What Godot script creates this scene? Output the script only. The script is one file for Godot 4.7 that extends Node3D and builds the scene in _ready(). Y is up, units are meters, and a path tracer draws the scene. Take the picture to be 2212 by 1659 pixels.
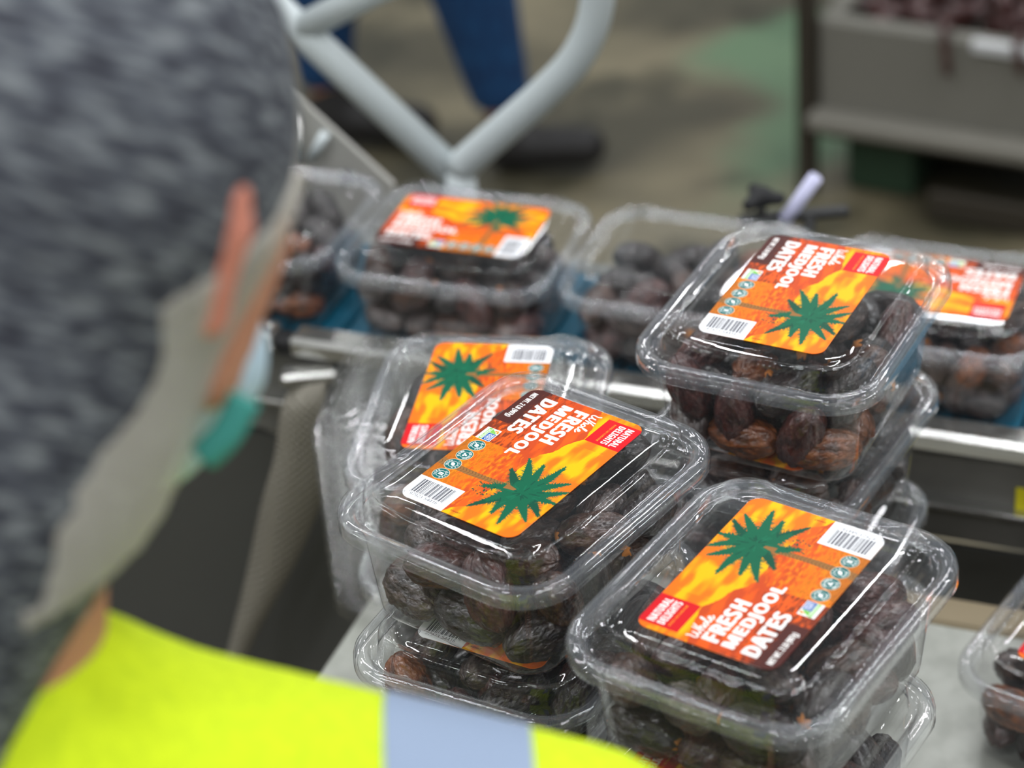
extends Node3D
# A packing line: clear lidded boxes of dates stacked on a table, a belt conveyor behind, a worker in a hi-vis vest in front.

var rng := RandomNumberGenerator.new()
var M := {}
var taken := {}
const ALONG := Vector3(0.9166, 0, 0.3998)     # direction of the conveyor
const AWAY := Vector3(0.3998, 0, -0.9166)     # across it, away from the table
const TABLE_Y := 0.833
const BELT_Y := 0.915
const BOX_H := 0.09

# ---------------------------------------------------------------- helpers
func numbered(called: String) -> String:
	var n: int = taken.get(called, 0)
	taken[called] = n + 1
	return called if n == 0 else "%s_%03d" % [called, n]

func tag(o: Node, label := "", category := "", group := "", kind := "") -> Node:
	if label: o.set_meta("label", label)
	if category: o.set_meta("category", category)
	if group: o.set_meta("group", group)
	if kind: o.set_meta("kind", kind)
	return o

func thing(called: String, label: String, category: String, at := Vector3.ZERO, turn := 0.0, group := "") -> Node3D:
	var o := Node3D.new()
	o.name = numbered(called)
	add_child(o)
	o.position = at
	o.rotation.y = turn
	tag(o, label, category, group)
	return o

func put(called: String, mesh: Mesh, m: Material, parent: Node = self) -> MeshInstance3D:
	var o := MeshInstance3D.new()
	o.mesh = mesh
	o.material_override = m
	o.name = numbered(called) if parent == self else called
	parent.add_child(o, true)
	return o

func mat(called: String, color: Color, rough := 0.6, metal := 0.0) -> StandardMaterial3D:
	var m := StandardMaterial3D.new()
	m.resource_name = called
	m.albedo_color = color
	m.roughness = rough
	m.metallic = metal
	M[called] = m
	return m

func c8(r: int, g: int, b: int, a := 1.0) -> Color:
	return Color(r / 255.0, g / 255.0, b / 255.0, a)

func noise_tex(sd: int, freq: float, cols: Array, at: Array, size := 256, octaves := 4, normal := false, bump := 4.0) -> NoiseTexture2D:
	var n := FastNoiseLite.new()
	n.seed = sd
	n.frequency = freq
	n.fractal_octaves = octaves
	var t := NoiseTexture2D.new()
	t.width = size
	t.height = size
	t.seamless = true
	t.noise = n
	if normal:
		t.as_normal_map = true
		t.bump_strength = bump
	else:
		var g := Gradient.new()
		g.offsets = PackedFloat32Array(at)
		g.colors = PackedColorArray(cols)
		t.color_ramp = g
	return t

func triplanar(m: StandardMaterial3D, s: Vector3) -> StandardMaterial3D:
	m.uv1_triplanar = true
	m.uv1_scale = s
	return m

func quads(verts: Array, rows: int, cols: int, close_cols: bool, uv := false) -> ArrayMesh:
	# a grid of points: rows x cols, joined smoothly
	var st := SurfaceTool.new()
	st.begin(Mesh.PRIMITIVE_TRIANGLES)
	for i in verts.size():
		if uv: st.set_uv(Vector2(float(i % cols) / (cols - 1), float(i / cols) / (rows - 1)))
		st.add_vertex(verts[i])
	for r in rows - 1:
		for c in (cols if close_cols else cols - 1):
			var a := r * cols + c
			var b := r * cols + (c + 1) % cols
			var d := a + cols
			var e := b + cols
			st.add_index(a); st.add_index(d); st.add_index(b)
			st.add_index(b); st.add_index(d); st.add_index(e)
	st.generate_normals()
	return st.commit()

func box_mesh(size: Vector3, bevel := 0.003) -> ArrayMesh:
	# a box with chamfered edges
	var h := size / 2
	var b := minf(bevel, minf(h.x, minf(h.y, h.z)) * 0.6)
	var st := SurfaceTool.new()
	st.begin(Mesh.PRIMITIVE_TRIANGLES)
	var pts: Array[Vector3] = []
	for sx in [-1, 1]:
		for sy in [-1, 1]:
			for sz in [-1, 1]:
				pts.append(Vector3(sx * (h.x - b), sy * (h.y - b), sz * h.z))
				pts.append(Vector3(sx * (h.x - b), sy * h.y, sz * (h.z - b)))
				pts.append(Vector3(sx * h.x, sy * (h.y - b), sz * (h.z - b)))
	st.set_smooth_group(-1)
	var face := func(q: Array):
		var n: Vector3 = (q[1] - q[0]).cross(q[2] - q[0])
		var mid := Vector3.ZERO
		for p in q: mid += p
		if n.dot(mid) > 0: q.reverse()
		for k in range(1, q.size() - 1):
			st.add_vertex(q[0]); st.add_vertex(q[k]); st.add_vertex(q[k + 1])
	var id := func(x, y, z, k): return pts[(int(x > 0) * 4 + int(y > 0) * 2 + int(z > 0)) * 3 + k]
	for s in [-1, 1]:
		face.call([id.call(-1, -1, s, 0), id.call(1, -1, s, 0), id.call(1, 1, s, 0), id.call(-1, 1, s, 0)])
		face.call([id.call(-1, s, -1, 1), id.call(1, s, -1, 1), id.call(1, s, 1, 1), id.call(-1, s, 1, 1)])
		face.call([id.call(s, -1, -1, 2), id.call(s, 1, -1, 2), id.call(s, 1, 1, 2), id.call(s, -1, 1, 2)])
		for t in [-1, 1]:
			face.call([id.call(-1, s, t, 0), id.call(1, s, t, 0), id.call(1, s, t, 1), id.call(-1, s, t, 1)])
			face.call([id.call(s, -1, t, 0), id.call(s, 1, t, 0), id.call(s, 1, t, 2), id.call(s, -1, t, 2)])
			face.call([id.call(s, t, -1, 1), id.call(s, t, 1, 1), id.call(s, t, 1, 2), id.call(s, t, -1, 2)])
			for u in [-1, 1]:
				face.call([id.call(s, t, u, 0), id.call(s, t, u, 1), id.call(s, t, u, 2)])
	st.generate_normals()
	return st.commit()

func tube_mesh(path: Array, radius: float, sides := 16, radii: Array = []) -> ArrayMesh:
	var verts: Array[Vector3] = []
	var n := path.size()
	var ref := Vector3.UP
	var d0: Vector3 = (path[1] - path[0]).normalized()
	if absf(d0.dot(ref)) > 0.9: ref = Vector3.RIGHT
	var side := d0.cross(ref).normalized()
	var rings: Array = []
	for i in n:
		var d: Vector3 = (path[mini(i + 1, n - 1)] - path[maxi(i - 1, 0)]).normalized()
		side = (side - d * side.dot(d)).normalized()
		var up := side.cross(d).normalized()
		var r: float = radii[i] if radii.size() else radius
		var ring: Array[Vector3] = []
		for k in sides:
			var a := TAU * k / sides
			ring.append(path[i] + (side * cos(a) + up * sin(a)) * r)
		rings.append([path[i], ring])
	for k in sides: verts.append(rings[0][0].lerp(rings[0][1][k], 0.001))
	for k in sides: verts.append(rings[0][0].lerp(rings[0][1][k], 0.97))
	for r in rings:
		for k in sides: verts.append(r[1][k])
	for k in sides: verts.append(rings[n - 1][0].lerp(rings[n - 1][1][k], 0.97))
	for k in sides: verts.append(rings[n - 1][0].lerp(rings[n - 1][1][k], 0.001))
	return quads(verts, n + 4, sides, true)

func smooth_path(pts: Array, steps := 8) -> Array:
	var out := []
	for i in pts.size() - 1:
		var p0: Vector3 = pts[maxi(i - 1, 0)]
		var p1: Vector3 = pts[i]
		var p2: Vector3 = pts[i + 1]
		var p3: Vector3 = pts[mini(i + 2, pts.size() - 1)]
		for k in steps:
			out.append(p1.cubic_interpolate(p2, p0, p3, float(k) / steps))
	out.append(pts[-1])
	return out

# ---------------------------------------------------------------- surface nets for bodies
# bones: [a, b, ra, rb]; joined with a smooth minimum
func field(p: Vector3, bones: Array, k: float) -> float:
	var d := 1e9
	for b in bones:
		var a: Vector3 = b[0]
		var ab: Vector3 = b[1] - a
		var t := clampf((p - a).dot(ab) / maxf(ab.length_squared(), 1e-9), 0.0, 1.0)
		var e: float = p.distance_to(a + ab * t) - lerpf(b[2], b[3], t)
		if e > d + k: continue
		var h := clampf(0.5 + 0.5 * (d - e) / k, 0.0, 1.0)
		d = lerpf(d, e, h) - k * h * (1.0 - h) if d < 1e8 else e
	return d

func surface_net(st: SurfaceTool, start: int, bones: Array, cell: float, k := 0.03, grow := 0.0, cut = null) -> int:
	# adds the surface to st and gives the next free vertex number
	var lo := Vector3.ONE * 1e9
	var hi := -lo
	for b in bones:
		var r: float = maxf(b[2], b[3]) + grow + k * 0.3 + cell * 2
		for q in [b[0], b[1]]:
			lo = lo.min(q - Vector3.ONE * r)
			hi = hi.max(q + Vector3.ONE * r)
	var n := Vector3i(((hi - lo) / cell).ceil()) + Vector3i.ONE
	var near := {}
	for b in bones:                       # only the cells near a bone
		var r: float = maxf(b[2], b[3]) + grow + k * 0.3 + cell * 1.5
		var steps := int(ceil(b[0].distance_to(b[1]) / (r * 0.7))) + 1
		for s in steps + 1:
			var c: Vector3 = b[0].lerp(b[1], float(s) / steps)
			var i0 := Vector3i(((c - lo - Vector3.ONE * r * 1.1) / cell).floor()).clamp(Vector3i.ZERO, n)
			var i1 := Vector3i(((c - lo + Vector3.ONE * r * 1.1) / cell).ceil()).clamp(Vector3i.ZERO, n)
			near[[i0, i1]] = true
	var val := {}
	for span in near:
		for x in range(span[0].x, span[1].x + 1):
			for y in range(span[0].y, span[1].y + 1):
				for z in range(span[0].z, span[1].z + 1):
					var i := Vector3i(x, y, z)
					if val.has(i): continue
					var p := lo + Vector3(i) * cell
					var v := field(p, bones, k) - grow
					if cut != null: v = maxf(v, cut.call(p))
					val[i] = v
	var vert := {}
	var corner := [Vector3i(0,0,0), Vector3i(1,0,0), Vector3i(0,1,0), Vector3i(1,1,0), Vector3i(0,0,1), Vector3i(1,0,1), Vector3i(0,1,1), Vector3i(1,1,1)]
	var edges := [[0,1],[2,3],[4,5],[6,7],[0,2],[1,3],[4,6],[5,7],[0,4],[1,5],[2,6],[3,7]]
	var next := start
	for i in val:
		var vs := []
		var neg := 0
		for c in corner:
			var w = val.get(i + c)
			if w == null: break
			vs.append(w)
			if w < 0: neg += 1
		if vs.size() < 8 or neg == 0 or neg == 8: continue
		var sum := Vector3.ZERO
		var cnt := 0
		for e in edges:
			var va: float = vs[e[0]]
			var vb: float = vs[e[1]]
			if (va < 0) != (vb < 0):
				sum += Vector3(corner[e[0]]).lerp(Vector3(corner[e[1]]), va / (va - vb))
				cnt += 1
		vert[i] = next
		next += 1
		st.add_vertex(lo + (Vector3(i) + sum / cnt) * cell)
	var ax := [Vector3i(1,0,0), Vector3i(0,1,0), Vector3i(0,0,1)]
	for i in vert:
		var v0: float = val[i]
		for a in 3:
			var w = val.get(i + ax[a])
			if w == null or (v0 < 0) == (w < 0): continue
			var u: Vector3i = ax[(a + 1) % 3]
			var t: Vector3i = ax[(a + 2) % 3]
			var q := [vert.get(i), vert.get(i - u), vert.get(i - u - t), vert.get(i - t)]
			if q.has(null): continue
			if v0 < 0: q.reverse()
			for idx in [q[0], q[1], q[2], q[0], q[2], q[3]]: st.add_index(idx)
	return next

func body_mesh(sets: Array) -> ArrayMesh:
	# sets: [bones, cell, k, grow, cut]
	var st := SurfaceTool.new()
	st.begin(Mesh.PRIMITIVE_TRIANGLES)
	st.set_smooth_group(0)
	var n := 0
	for s in sets:
		n = surface_net(st, n, s[0], s[1], s[2], s[3], s[4] if s.size() > 4 else null)
	st.generate_normals()
	return st.commit()

func hand_bones(wrist: Vector3, along: Vector3, palm_side: Vector3, curl: float, side: float) -> Array:
	# palm and five fingers; "across" runs from the little finger to the thumb
	var f := along.normalized()
	var pn := (palm_side - f * palm_side.dot(f)).normalized()
	var across := f.cross(pn).normalized() * side
	var out := []
	for k in 4:
		var off := across * (0.027 - k * 0.018)
		out.append([wrist + off * 0.5 + f * 0.01, wrist + off + f * 0.085, 0.016, 0.013])
		var p := wrist + off + f * 0.085
		var ln: float = [0.040, 0.045, 0.041, 0.032][k]
		var dir := f
		for j in 3:
			dir = (dir + pn * curl * (0.5 + 0.3 * j)).normalized()
			var q: Vector3 = p + dir * ln * [1.0, 0.65, 0.5][j]
			out.append([p, q, 0.0092 - j * 0.0008, 0.0086 - j * 0.0008])
			p = q
	var t0 := wrist + across * 0.025 + f * 0.025
	var t1 := t0 + across * 0.026 + f * 0.028 + pn * 0.012
	var t2 := t1 + across * 0.006 + f * 0.032 + pn * 0.008
	out.append([t0, t1, 0.014, 0.011])
	out.append([t1, t2, 0.0105, 0.009])
	out.append([t2, t2 + f * 0.022 + pn * 0.006, 0.009, 0.008])
	return out

# ---------------------------------------------------------------- printed label
const LW := 1548
const LH := 1000
var ink: Image

func tri(a: Vector2, b: Vector2, c: Vector2, col: Color) -> void:
	var x0 := clampi(int(floor(minf(a.x, minf(b.x, c.x)))), 0, LW - 1)
	var x1 := clampi(int(ceil(maxf(a.x, maxf(b.x, c.x)))), 0, LW - 1)
	var y0 := clampi(int(floor(minf(a.y, minf(b.y, c.y)))), 0, LH - 1)
	var y1 := clampi(int(ceil(maxf(a.y, maxf(b.y, c.y)))), 0, LH - 1)
	var area := (b - a).cross(c - a)
	if absf(area) < 1e-6: return
	for y in range(y0, y1 + 1):
		for x in range(x0, x1 + 1):
			var p := Vector2(x + 0.5, y + 0.5)
			var u := (b - a).cross(p - a) / area
			var v := (c - b).cross(p - b) / area
			var w := (a - c).cross(p - c) / area
			if u >= 0 and v >= 0 and w >= 0: ink.set_pixel(x, y, col)

func poly(pts: PackedVector2Array, col: Color) -> void:
	var idx := Geometry2D.triangulate_polygon(pts)
	for k in range(0, idx.size(), 3): tri(pts[idx[k]], pts[idx[k + 1]], pts[idx[k + 2]], col)

func disc(c: Vector2, r: float, col: Color) -> void:
	for y in range(maxi(0, int(c.y - r)), mini(LH, int(c.y + r) + 1)):
		for x in range(maxi(0, int(c.x - r)), mini(LW, int(c.x + r) + 1)):
			if Vector2(x + 0.5, y + 0.5).distance_squared_to(c) <= r * r: ink.set_pixel(x, y, col)

func stroke(pts: Array, r: float, col: Color) -> void:
	for i in pts.size() - 1:
		var a: Vector2 = pts[i]
		var b: Vector2 = pts[i + 1]
		var n := int(a.distance_to(b) / (r * 0.5)) + 1
		for k in n + 1: disc(a.lerp(b, float(k) / n), r, col)

func glyph_tris(text: String, bold: bool, spacing := 0.0) -> Array:
	# triangles of a line of text: cap height 1, starting at x 0, y down, baseline 0; last entry is the width
	var f := SystemFont.new()
	f.font_names = PackedStringArray(["Droid Sans"])
	f.font_weight = 700 if bold else 400
	var tm := TextMesh.new()
	tm.font = f
	tm.font_size = 64
	tm.pixel_size = 0.01
	tm.depth = 0.05
	tm.curve_step = 2.0
	tm.horizontal_alignment = HORIZONTAL_ALIGNMENT_LEFT
	tm.text = text
	var arr := tm.get_mesh_arrays()
	var v: PackedVector3Array = arr[Mesh.ARRAY_VERTEX]
	var ix: PackedInt32Array = arr[Mesh.ARRAY_INDEX]
	var out := []
	var top := -1e9
	for p in v: top = maxf(top, p.z)
	var lo := Vector2(1e9, 1e9)
	var hi := -lo
	for k in range(0, ix.size(), 3):
		var q := [v[ix[k]], v[ix[k + 1]], v[ix[k + 2]]]
		if q[0].z > top - 1e-4 and q[1].z > top - 1e-4 and q[2].z > top - 1e-4:
			var t := []
			for p in q:
				t.append(Vector2(p.x, p.y))
				lo = lo.min(t[-1])
				hi = hi.max(t[-1])
			out.append(t)
	return [out, lo, hi]

func text_at(text: String, at: Vector2, size: Vector2, turn: float, col: Color, bold := true, fat := 0.0) -> void:
	# the text fitted into a size.x by size.y box whose top left corner is at
	var g := glyph_tris(text, bold)
	var lo: Vector2 = g[1]
	var hi: Vector2 = g[2]
	var k := size / (hi - lo)
	var shifts := [Vector2.ZERO]
	if fat > 0: shifts = [Vector2.ZERO, Vector2(fat, 0), Vector2(-fat, 0), Vector2(0, fat * 0.5), Vector2(0, -fat * 0.5)]
	for s in shifts:
		for t in g[0]:
			var q := []
			for p in t:
				q.append(at + (Vector2((p.x - lo.x) * k.x, (hi.y - p.y) * k.y) + s).rotated(turn))
			tri(q[0], q[1], q[2], col)

func arc_text(text: String, c: Vector2, r: float, size: float, from: float, to: float, col: Color) -> void:
	for i in text.length():
		if text[i] == " ": continue
		var a := lerpf(from, to, (i + 0.5) / text.length())
		var w := size * 0.75
		var up := Vector2(cos(a), sin(a))
		text_at(text[i], c + up * (r + size / 2) - up.rotated(PI / 2) * w / 2, Vector2(w * (0.35 if text[i] == "I" else 1.0), size), a + PI / 2, col)

func frond(c: Vector2, tip: Vector2, bend: float, w: float, col: Color) -> void:
	var d := tip - c
	var side := d.orthogonal().normalized()
	var spine := []
	for i in 19:
		var t := i / 18.0
		spine.append(c + d * t + side * bend * sin(PI * t))
	for i in 18:
		var t := i / 18.0
		var wd := w * pow(maxf(1.0 - t * t * t, 0.0), 0.8) * (0.55 + 0.45 * (1.0 - t))
		var dir: Vector2 = (spine[i + 1] - spine[i]).normalized()
		var nn := dir.orthogonal()
		var p: Vector2 = spine[i]
		var q: Vector2 = spine[i + 1]
		poly(PackedVector2Array([p + nn * wd * 0.62, q + nn * wd * 0.60, q - nn * wd * 0.60, p - nn * wd * 0.62]), col)
		for s in [-1.0, 1.0]:
			for j in 2:
				var reach := wd * (0.85 + 0.45 * rng.randf())
				var o := dir * (j * 9.0)
				tri(p + o - dir * 8, p + o + dir * 9, p + o + dir * (20 + wd * 0.55 * rng.randf()) + nn * s * reach, col)
	for s in 5:
		var a := (s - 2) * 0.13
		tri(spine[15] + side * 8, spine[15] - side * 8, spine[15] + d.normalized().rotated(a) * (44 + 22 * rng.randf()), col)

func make_label_image() -> ImageTexture:
	rng.seed = 77
	# the sunset dunes, drawn at half size
	var n1 := FastNoiseLite.new()
	n1.seed = 3
	n1.frequency = 0.0042
	n1.fractal_octaves = 2
	var n2 := FastNoiseLite.new()
	n2.seed = 9
	n2.frequency = 0.02
	n2.fractal_octaves = 4
	var orange := c8(255, 116, 22)
	var yellow := c8(255, 186, 8)
	var sienna := c8(200, 74, 30)
	var brown := c8(78, 38, 34)
	var ridge := [Vector2(-20, 385), Vector2(10, 382), Vector2(155, 335), Vector2(347, 293), Vector2(450, 352), Vector2(587, 383), Vector2(663, 443), Vector2(740, 463), Vector2(904, 462), Vector2(1020, 440), Vector2(1130, 480), Vector2(1205, 486), Vector2(1378, 460), Vector2(1471, 577), Vector2(1560, 620)]
	var half := Image.create(LW / 2, LH / 2, false, Image.FORMAT_RGB8)
	for y in LH / 2:
		for x in LW / 2:
			var X := x * 2.0
			var Y := y * 2.0
			var a := n1.get_noise_2d(X * 0.55 + Y * 0.35, Y * 1.7)
			var f := n2.get_noise_2d(X * 0.5, Y * 1.4)
			var line := 0.0
			for k in ridge.size() - 1:
				if X >= ridge[k].x and X < ridge[k + 1].x:
					line = lerpf(ridge[k].y, ridge[k + 1].y, (X - ridge[k].x) / (ridge[k + 1].x - ridge[k].x))
			line += f * 8
			var col: Color
			if Y < line:                       # sky and far dunes
				var s := 0.40 + a * 1.7 + f * 0.12 + (0.30 if X > 430 and X < 800 else 0.0) - (0.45 if Y < 90 else 0.0) - (0.35 if X > 1330 and Y < 300 else 0.0)
				s += 0.35 * (1.0 - clampf((line - Y) / 130.0, 0, 1))
				col = orange.lerp(yellow, clampf(s, 0, 1))
			else:
				var dp := clampf((Y - line) / 420.0, 0, 1)
				col = c8(232, 92, 26).lerp(sienna, clampf(0.55 + a * 2.2 + f * 0.3, 0, 1))
				if X > 720 and X < 1500:        # brush in front of the dunes
					col = col.lerp(c8(255, 150, 15), clampf(dp * 1.1 + f * 1.2 - 0.15, 0, 0.9))
					col = col.lerp(c8(150, 66, 20), clampf((f - 0.02) * 3.0, 0, 0.45) * clampf((Y - 640) / 120.0, 0, 1))
				else:
					col = col.lerp(c8(110, 46, 28), clampf((Y - 640) / 330.0 + f * 1.5 - 0.2, 0, 0.8))
				if X < 470: col = col.lerp(brown, clampf((Y - 800 - f * 90) / 60.0, 0, 1))
				if X > 780 and X < 1290 and Y > 900 + f * 60: col = col.lerp(c8(158, 92, 30), 0.6)
			half.set_pixel(x, y, col)
	half.resize(LW, LH, Image.INTERPOLATE_CUBIC)
	ink = half
	# trunk with its bands
	var trunk := c8(150, 104, 56)
	poly(PackedVector2Array([Vector2(1034, 1000), Vector2(1112, 1000), Vector2(1118, 720), Vector2(1102, 360), Vector2(1052, 380), Vector2(1066, 640), Vector2(1052, 860)]), trunk)
	for k in 22:
		var y := 990.0 - k * 27
		stroke([Vector2(1062, y), Vector2(1086, y - 14), Vector2(1108, y - 4)], 2.5, c8(116, 74, 40))
	# crown
	var green := c8(12, 96, 68)
	var dark := c8(12, 78, 58)
	var tips := [Vector2(733, 480), Vector2(741, 345), Vector2(679, 202), Vector2(897, 510), Vector2(828, 50), Vector2(914, 2), Vector2(1073, 0), Vector2(1251, 12), Vector2(1336, 47), Vector2(1460, 197), Vector2(1388, 304), Vector2(1410, 500), Vector2(1172, 560), Vector2(1290, 420)]
	for i in tips.size():
		frond(Vector2(1090, 285), tips[i], (rng.randf() - 0.5) * 60, 74, dark if i % 4 == 3 else green)
	poly(PackedVector2Array([Vector2(950, 320), Vector2(970, 220), Vector2(1030, 160), Vector2(1120, 150), Vector2(1200, 180), Vector2(1250, 250), Vector2(1240, 330), Vector2(1180, 385), Vector2(1080, 380), Vector2(1000, 385)]), green)
	for k in 26:
		var a := rng.randf() * TAU
		var p := Vector2(1095, 275) + Vector2(cos(a) * 150, sin(a) * 105) * rng.randf()
		stroke([p, p + Vector2(cos(a), sin(a)) * 46], 5, dark if k % 2 else c8(16, 106, 76))
	poly(PackedVector2Array([Vector2(1052, 420), Vector2(1110, 420), Vector2(1096, 340), Vector2(1074, 330)]), trunk)
	for k in 30:
		disc(Vector2(1130 + rng.randf() * 130, 470 + rng.randf() * 130), 4 + rng.randf() * 4, dark)
	# brand block
	ink.fill_rect(Rect2i(50, 0, 299, 290), c8(214, 24, 34))
	var white := c8(248, 246, 244)
	text_at("NATURAL", Vector2(78, 50), Vector2(244, 56), 0, white, true, 1.5)
	text_at("DELIGHTS", Vector2(78, 122), Vector2(242, 56), 0, white, true, 1.5)
	text_at("RAISED ON SUNSHINE", Vector2(84, 202), Vector2(230, 17), 0, c8(250, 190, 40), false)
	# the script word, drawn as brush strokes
	var w := []
	for word in [
			[[62, 350], [70, 372], [66, 408], [80, 422], [98, 402], [106, 370], [104, 402], [116, 420], [136, 396], [148, 344]],
			[[176, 338], [160, 372], [148, 424], [158, 396], [174, 384], [180, 396], [176, 418], [188, 414], [198, 398]],
			[[214, 388], [200, 396], [198, 414], [210, 420], [222, 408], [220, 392], [210, 388]],
			[[226, 402], [244, 378], [256, 344], [246, 348], [238, 384], [238, 414], [250, 418], [264, 404]],
			[[264, 404], [282, 398], [286, 386], [276, 384], [266, 398], [268, 416], [284, 420], [304, 404]]]:
		var pts := []
		for q in word: pts.append(Vector3(q[0], q[1], 0))
		var fine := []
		for q in smooth_path(pts, 6): fine.append(Vector2(q.x, q.y))
		w.append(fine)
	for s in w: stroke(s, 6.0, white)
	# the big words
	text_at("FRESH", Vector2(80, 444), Vector2(442, 116), 0, white, true, 6)
	text_at("MEDJOOL", Vector2(78, 586), Vector2(690, 116), 0, white, true, 6)
	text_at("DATES", Vector2(74, 728), Vector2(460, 116), 0, white, true, 6)
	text_at("NET WT. 2 LB (907g)", Vector2(58, 914), Vector2(342, 58), 0, white, true, 1.0)
	# verified badge
	ink.fill_rect(Rect2i(574, 846, 152, 124), c8(245, 246, 246))
	ink.fill_rect(Rect2i(632, 852, 90, 66), c8(30, 90, 175))
	text_at("NON", Vector2(642, 857), Vector2(70, 22), 0, white)
	text_at("GMO", Vector2(642, 881), Vector2(70, 22), 0, white)
	text_at("Project", Vector2(656, 904), Vector2(44, 11), 0, white, false)
	poly(PackedVector2Array([Vector2(580, 918), Vector2(606, 884), Vector2(630, 858), Vector2(630, 918)]), c8(128, 196, 90))
	for p in [Vector2(594, 866), Vector2(610, 860), Vector2(598, 880)]: disc(p, 9, c8(240, 150, 30))
	ink.fill_rect(Rect2i(578, 922, 144, 26), c8(120, 190, 80))
	text_at("VERIFIED", Vector2(590, 926), Vector2(120, 18), 0, white)
	# four round claims
	var teal := c8(12, 104, 104)
	var claims := [["NO ADDED", "SUGAR"], ["GOOD SOURCE", "OF FIBER"], ["VEGAN", "VEGAN"], ["GLUTEN", "FREE"]]
	for k in 4:
		var c := Vector2([805, 940, 1071, 1204][k], 893)
		disc(c, 63, c8(235, 214, 190))
		disc(c, 59, teal)
		arc_text(claims[k][0], c, 45, 15, -PI * 0.92, -PI * 0.08, white)
		arc_text(claims[k][1], c, 45, 15, PI * 0.22, PI * 0.78, white)
		disc(c, 35, white)
		disc(c, 32, teal)
		if k == 0:
			disc(c, 17, white)
			stroke([c + Vector2(-22, 22), c + Vector2(22, -22)], 3, white)
		elif k == 1:
			for a in 3: disc(c + Vector2.UP.rotated(a * TAU / 3) * 11, 9, white)
		elif k == 2:
			poly(PackedVector2Array([c + Vector2(-20, 16), c + Vector2(-14, -10), c + Vector2(8, -20), c + Vector2(20, -16), c + Vector2(14, 8), c + Vector2(-6, 18)]), white)
		else:
			for a in 3:
				disc(c + Vector2(-8, -14 + a * 13), 7, white)
				disc(c + Vector2(8, -14 + a * 13), 7, white)
	# bar code
	ink.fill_rect(Rect2i(1283, 612, 265, 388), c8(246, 247, 250))
	var y := 660
	while y < 950:
		var wd := 2 + rng.randi() % 8
		ink.fill_rect(Rect2i(1312, y, 172 - (0 if y < 672 or y > 936 else 14), wd), c8(26, 26, 46))
		y += wd + 2 + rng.randi() % 8
	text_at("0", Vector2(1492, 985), Vector2(16, 30), -PI / 2, c8(40, 40, 60), false)
	text_at("97923", Vector2(1478, 930), Vector2(110, 32), -PI / 2, c8(40, 40, 60), false)
	text_at("54416", Vector2(1478, 800), Vector2(110, 32), -PI / 2, c8(40, 40, 60), false)
	text_at("100487", Vector2(1494, 566), Vector2(84, 16), -PI / 2, c8(120, 30, 24), true)
	ink.generate_mipmaps()
	return ImageTexture.create_from_image(ink)

# ---------------------------------------------------------------- the clear boxes
func ring(hx: float, hz: float, r: float, y: float, lift := 0.0) -> Array[Vector3]:
	# a rounded rectangle; "lift" raises it in the corners
	var out: Array[Vector3] = []
	var cs := [Vector2(hx - r, hz - r), Vector2(-hx + r, hz - r), Vector2(-hx + r, -hz + r), Vector2(hx - r, -hz + r)]
	for q in 4:
		for k in 11:
			var a := PI / 2 * (q + k / 10.0)
			out.append(Vector3(cs[q].x + cos(a) * r, y + lift, cs[q].y + sin(a) * r))
		var p: Vector3 = out[-1]
		var nq := (q + 1) % 4
		var e := Vector3(cs[nq].x + cos(PI / 2 * (q + 1)) * r, y, cs[nq].y + sin(PI / 2 * (q + 1)) * r)
		for k in range(1, 9):
			var t := k / 9.0
			var s := lift * (1.0 - smoothstep(0.06, 0.14, t) * (1.0 - smoothstep(0.86, 0.94, t)))
			var v := p.lerp(e, t)
			v.y = y + s
			out.append(v)
	return out

func shell(profile: Array, wob := 0.0003, sd := 1) -> ArrayMesh:
	# profile: [half x, half z, corner radius, y, lift] from the outside in
	var n := FastNoiseLite.new()
	n.seed = sd
	n.frequency = 9.0
	n.fractal_type = FastNoiseLite.FRACTAL_NONE
	var verts: Array[Vector3] = []
	var cols := 0
	for p in profile:
		var r := ring(p[0], p[1], p[2], p[3], p[4] if p.size() > 4 else 0.0)
		cols = r.size()
		for v in r:
			verts.append(v + Vector3(n.get_noise_3dv(v), n.get_noise_3dv(v + Vector3(3, 1, 7)), n.get_noise_3dv(v + Vector3(9, 4, 2))) * wob)
	return quads(verts, profile.size(), cols, true)

func rim(inset: float, y: float, lift := 0.0) -> Array:
	return [0.098 - inset, 0.083 - inset, maxf(0.036 - inset * 0.8, 0.002), y, lift]

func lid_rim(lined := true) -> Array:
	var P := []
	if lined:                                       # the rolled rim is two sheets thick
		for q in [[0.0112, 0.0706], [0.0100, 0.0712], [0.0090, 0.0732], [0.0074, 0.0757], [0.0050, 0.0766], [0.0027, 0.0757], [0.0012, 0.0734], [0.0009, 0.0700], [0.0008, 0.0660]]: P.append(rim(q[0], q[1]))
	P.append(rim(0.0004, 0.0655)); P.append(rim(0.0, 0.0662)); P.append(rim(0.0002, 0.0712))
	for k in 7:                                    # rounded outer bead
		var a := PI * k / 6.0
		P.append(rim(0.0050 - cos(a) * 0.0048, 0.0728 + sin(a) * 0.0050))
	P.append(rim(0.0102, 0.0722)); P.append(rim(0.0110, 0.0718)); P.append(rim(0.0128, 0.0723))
	return P

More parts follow.
